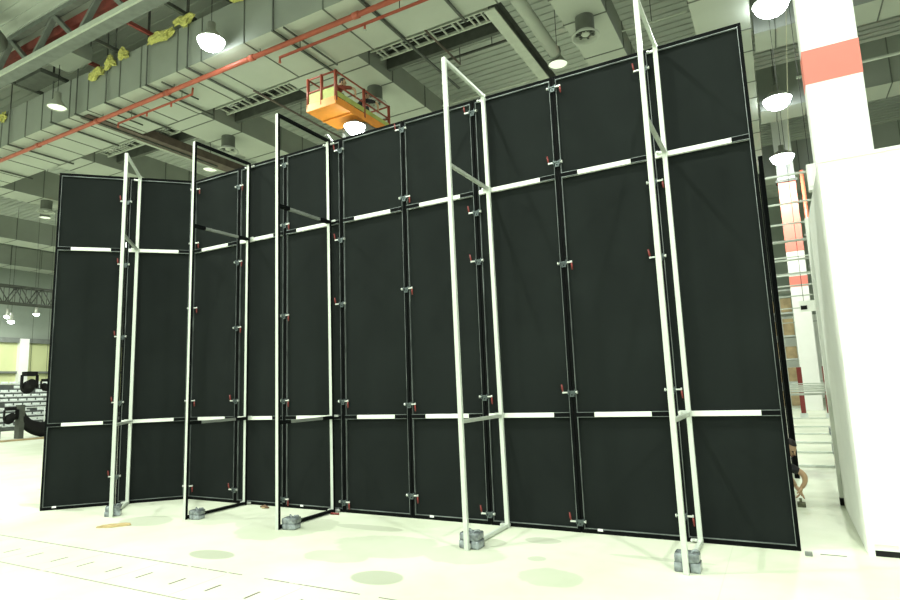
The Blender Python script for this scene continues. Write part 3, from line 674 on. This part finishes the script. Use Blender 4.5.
tag(MB().tube([(8.47, 2.13, .05), (8.47, 2.13, .10)], .015, 'camo', 8).box(8.43, 8.52, 2.08, 2.19, 0, .05, 'camo').build('hand_tool', bevel=.004), 'small dark tool on the floor under the crouching person hand', 'tool')
croucher('worker in a black shirt crouching on the orange lift, nearer the round diffuser', (-1.33, 6.75, DZ+.30), 1.3, 'shirt_black', 'trouser').rotation_euler.y = -.5
croucher('worker in a brown top crouching on the orange lift, left of the other worker', (-1.35, 5.75, DZ+.26), 1.0, 'lift_red', 'trouser').rotation_euler.y = -.5

# ------------------------------------------------------------ far left hall contents
gs = thing('grandstand', 'distant grandstand of white seats at the left edge', 'grandstand', (-31, 4, 0))
for k in range(10):
    st = MB().box(-.6*(k+1), -.6*k, 0, 16, 0, .29*(k+1)-.1, 'seat_dark').build('step', gs)
rnd = random.Random(5)
m = MB()
for k in range(10):
    yy = .2
    while yy < 15.6:
        if rnd.random() < .85:
            x = -.6*k-.38; z = .29*(k+1)-.1
            m.box(x-.2, x+.2, yy, yy+.42, z+.03, z+.10, 'seat_white').box(x-.22, x-.18, yy, yy+.42, z+.1, z+.22, 'seat_white')
        yy += .52
o = m.build('seats', gs); o['kind'] = 'stuff'
for k in range(5):
    MB().tube([(.05, 3.2*k+.2, 0), (.05, 3.2*k+.2, 1.3)], .03, 'seat_white', 6).build('railing_post', gs)
for z in (.7, 1.3):
    MB().tube([(.05, 0, z), (.05, 16, z)], .03, 'seat_white', 6).build('railing', gs)
lt = thing('lighting_truss', 'black lattice truss hanging at the left edge', 'truss', (-25, 0, 6.5))
for x, z in ((0, 0), (.5, 0), (0, .85), (.5, .85)):
    MB().tube([(x, 0, z), (x, 16, z)], .05, 'steel_dark', 6).build('chord', lt)
m = MB()
for k in range(32):
    a, b = k*.5, (k+1)*.5
    for x in (0, .5):
        m.tube([(x, a, 0 if k % 2 else .85), (x, b, .85 if k % 2 else 0)], .03, 'steel_dark', 5)
        m.tube([(x, a, 0), (x, a, .85)], .02, 'steel_dark', 5)
m.build('lattice', lt)
for yy in (3, 13): MB().tube([(.25, yy, .85), (.25, yy, RZ-6.56)], .02, 'steel_dark', 5).build('hoist_cable', lt)
def mover(lb, x, y, z, s=1., top=None, tilt=.6):
    t = thing('stage_light', lb, 'stage light', (x, y, z))
    MB().box(-.2*s, .2*s, -.25*s, .25*s, .55*s, .75*s, 'rubber').build('base', t, .02)
    for q in (-1, 1): MB().box(-.08*s, .08*s, q*.32*s-.04*s, q*.32*s+.04*s, 0, .6*s, 'rubber').build('yoke_arm', t, .02)
    MB().tube([(-.3*s*math.cos(tilt), 0, .1*s-.3*s*math.sin(tilt)), (0, 0, .1*s), (.35*s*math.cos(tilt), 0, .1*s+.3*s*math.sin(tilt))], [.24*s, .27*s, .17*s], 'rubber', 14).build('head', t)
    if top: MB().tube([(0, 0, .75*s), (0, 0, top-z)], .008, 'steel_dark', 5).build('cable', t)
mover('black stage light hanging from a cable at the left edge, upper', -22, 8.45, 2.25, 1.0, 10.98)
mover('second black stage light beside the hanging one', -22, 9.15, 2.2, .62, 10.98, -.5)
mover('black stage light lower down beside the dark arch', -22, 7.75, .85, .75, None)
pts = [(0, 1.1*math.cos(a)*-1+1.1, 1.05*(1-math.sin(a)*.92)) for a in [i*PI/2/10 for i in range(11)]]
ar = MB().tube([(0, p_[1]-.2, p_[2]+.25) for p_ in pts], [.16+.02*i for i in range(11)], 'rubber', 12).box(-.2, .2, -.3, -.1, 0, 1.5, 'steel_dark').build('cable_arch')
ar.location = (-22, 8.35, 0); tag(ar, 'thick dark curved hose at the left end of the wall', 'hose')
for x, y, a, b, z, lb in ((-22, 7.2, .6, .75, .55, 'nearer the camera'), (-24.5, 7.9, .6, 1.1, .8, 'behind'),):
    tag(MB().box(x, x+a, y-.8, y-.8+b, 0, z, 'steel_dark').box(x-.02, x+a+.02, y-.82, y-.78+b, z, z+.06, 'steel_grey').build('flight_case', bevel=.01), 'dark equipment case at the left edge, the one %s' % lb, 'case')
tag(MB().box(-20.5, -20.1, 6.0, 10.5, 0, .06, 'tan_box').build('cable_ramp'), 'low tan strip on the floor at the left edge', 'cable ramp')

# ------------------------------------------------------------ small things on the floor
m = MB(); 
for (cx, cy, r, s) in ((0, 0, .12, 0), (.12, .04, .11, .5), (-.09, -.03, .07, 1)):
    ring = [(cx+r*(1+.25*math.sin(i*2.3+s))*math.cos(i*PI/5), cy+r*.6*(1+.2*math.cos(i*1.7+s))*math.sin(i*PI/5)) for i in range(10)]
    lo_ = [m.bm.verts.new((x, y, .002)) for x, y in ring]; hi = [m.bm.verts.new((x*.95, y*.95, .022+.006*math.sin(i))) for i, (x, y) in enumerate(ring)]
    k = m.mi('cardboard'); m.bm.faces.new(hi).material_index = k
    for i in range(10): m.bm.faces.new((lo_[i], lo_[(i+1) % 10], hi[(i+1) % 10], hi[i])).material_index = k
o = m.build('cardboard_scrap'); o.location = (.77, -1.70, 0); o.rotation_euler.z = .5; tag(o, 'torn piece of tan cardboard on the floor before the left wing', 'cardboard')
o = MB().tube([(-.07, 0, .02), (0, .01, .03), (.08, 0, .018)], [.012, .022, .014], 'wood_brown', 7).tube([(-.02, -.02, .012), (.07, .03, .012)], .010, 'cardboard', 6).build('wood_scrap'); o.location = (1.85, -.16, 0); tag(o, 'brown wood scrap on the floor between the two black-sided braces', 'scrap')
o = MB().tube([(-.06, 0, .015), (.06, .01, .015)], .014, 'red_lever', 7).build('clamp_handle'); o.location = (3.13, -.17, 0); tag(o, 'loose red clamp handle on the floor by the second black-sided brace', 'handle')
o = MB().box(-.03, .03, -.02, .02, 0, .035, 'dull_grey').build('rubber_block', bevel=.005); o.location = (8.47, -.13, 0); tag(o, 'small grey block on the floor at the right end of the wall', 'block')
o = MB().box(-.1, .1, -.004, .004, 0, .004, 'steel_dark').build('wire_scrap'); o.location = (8.66, -.05, 0); tag(o, 'thin dark strip on the floor before the column', 'scrap')
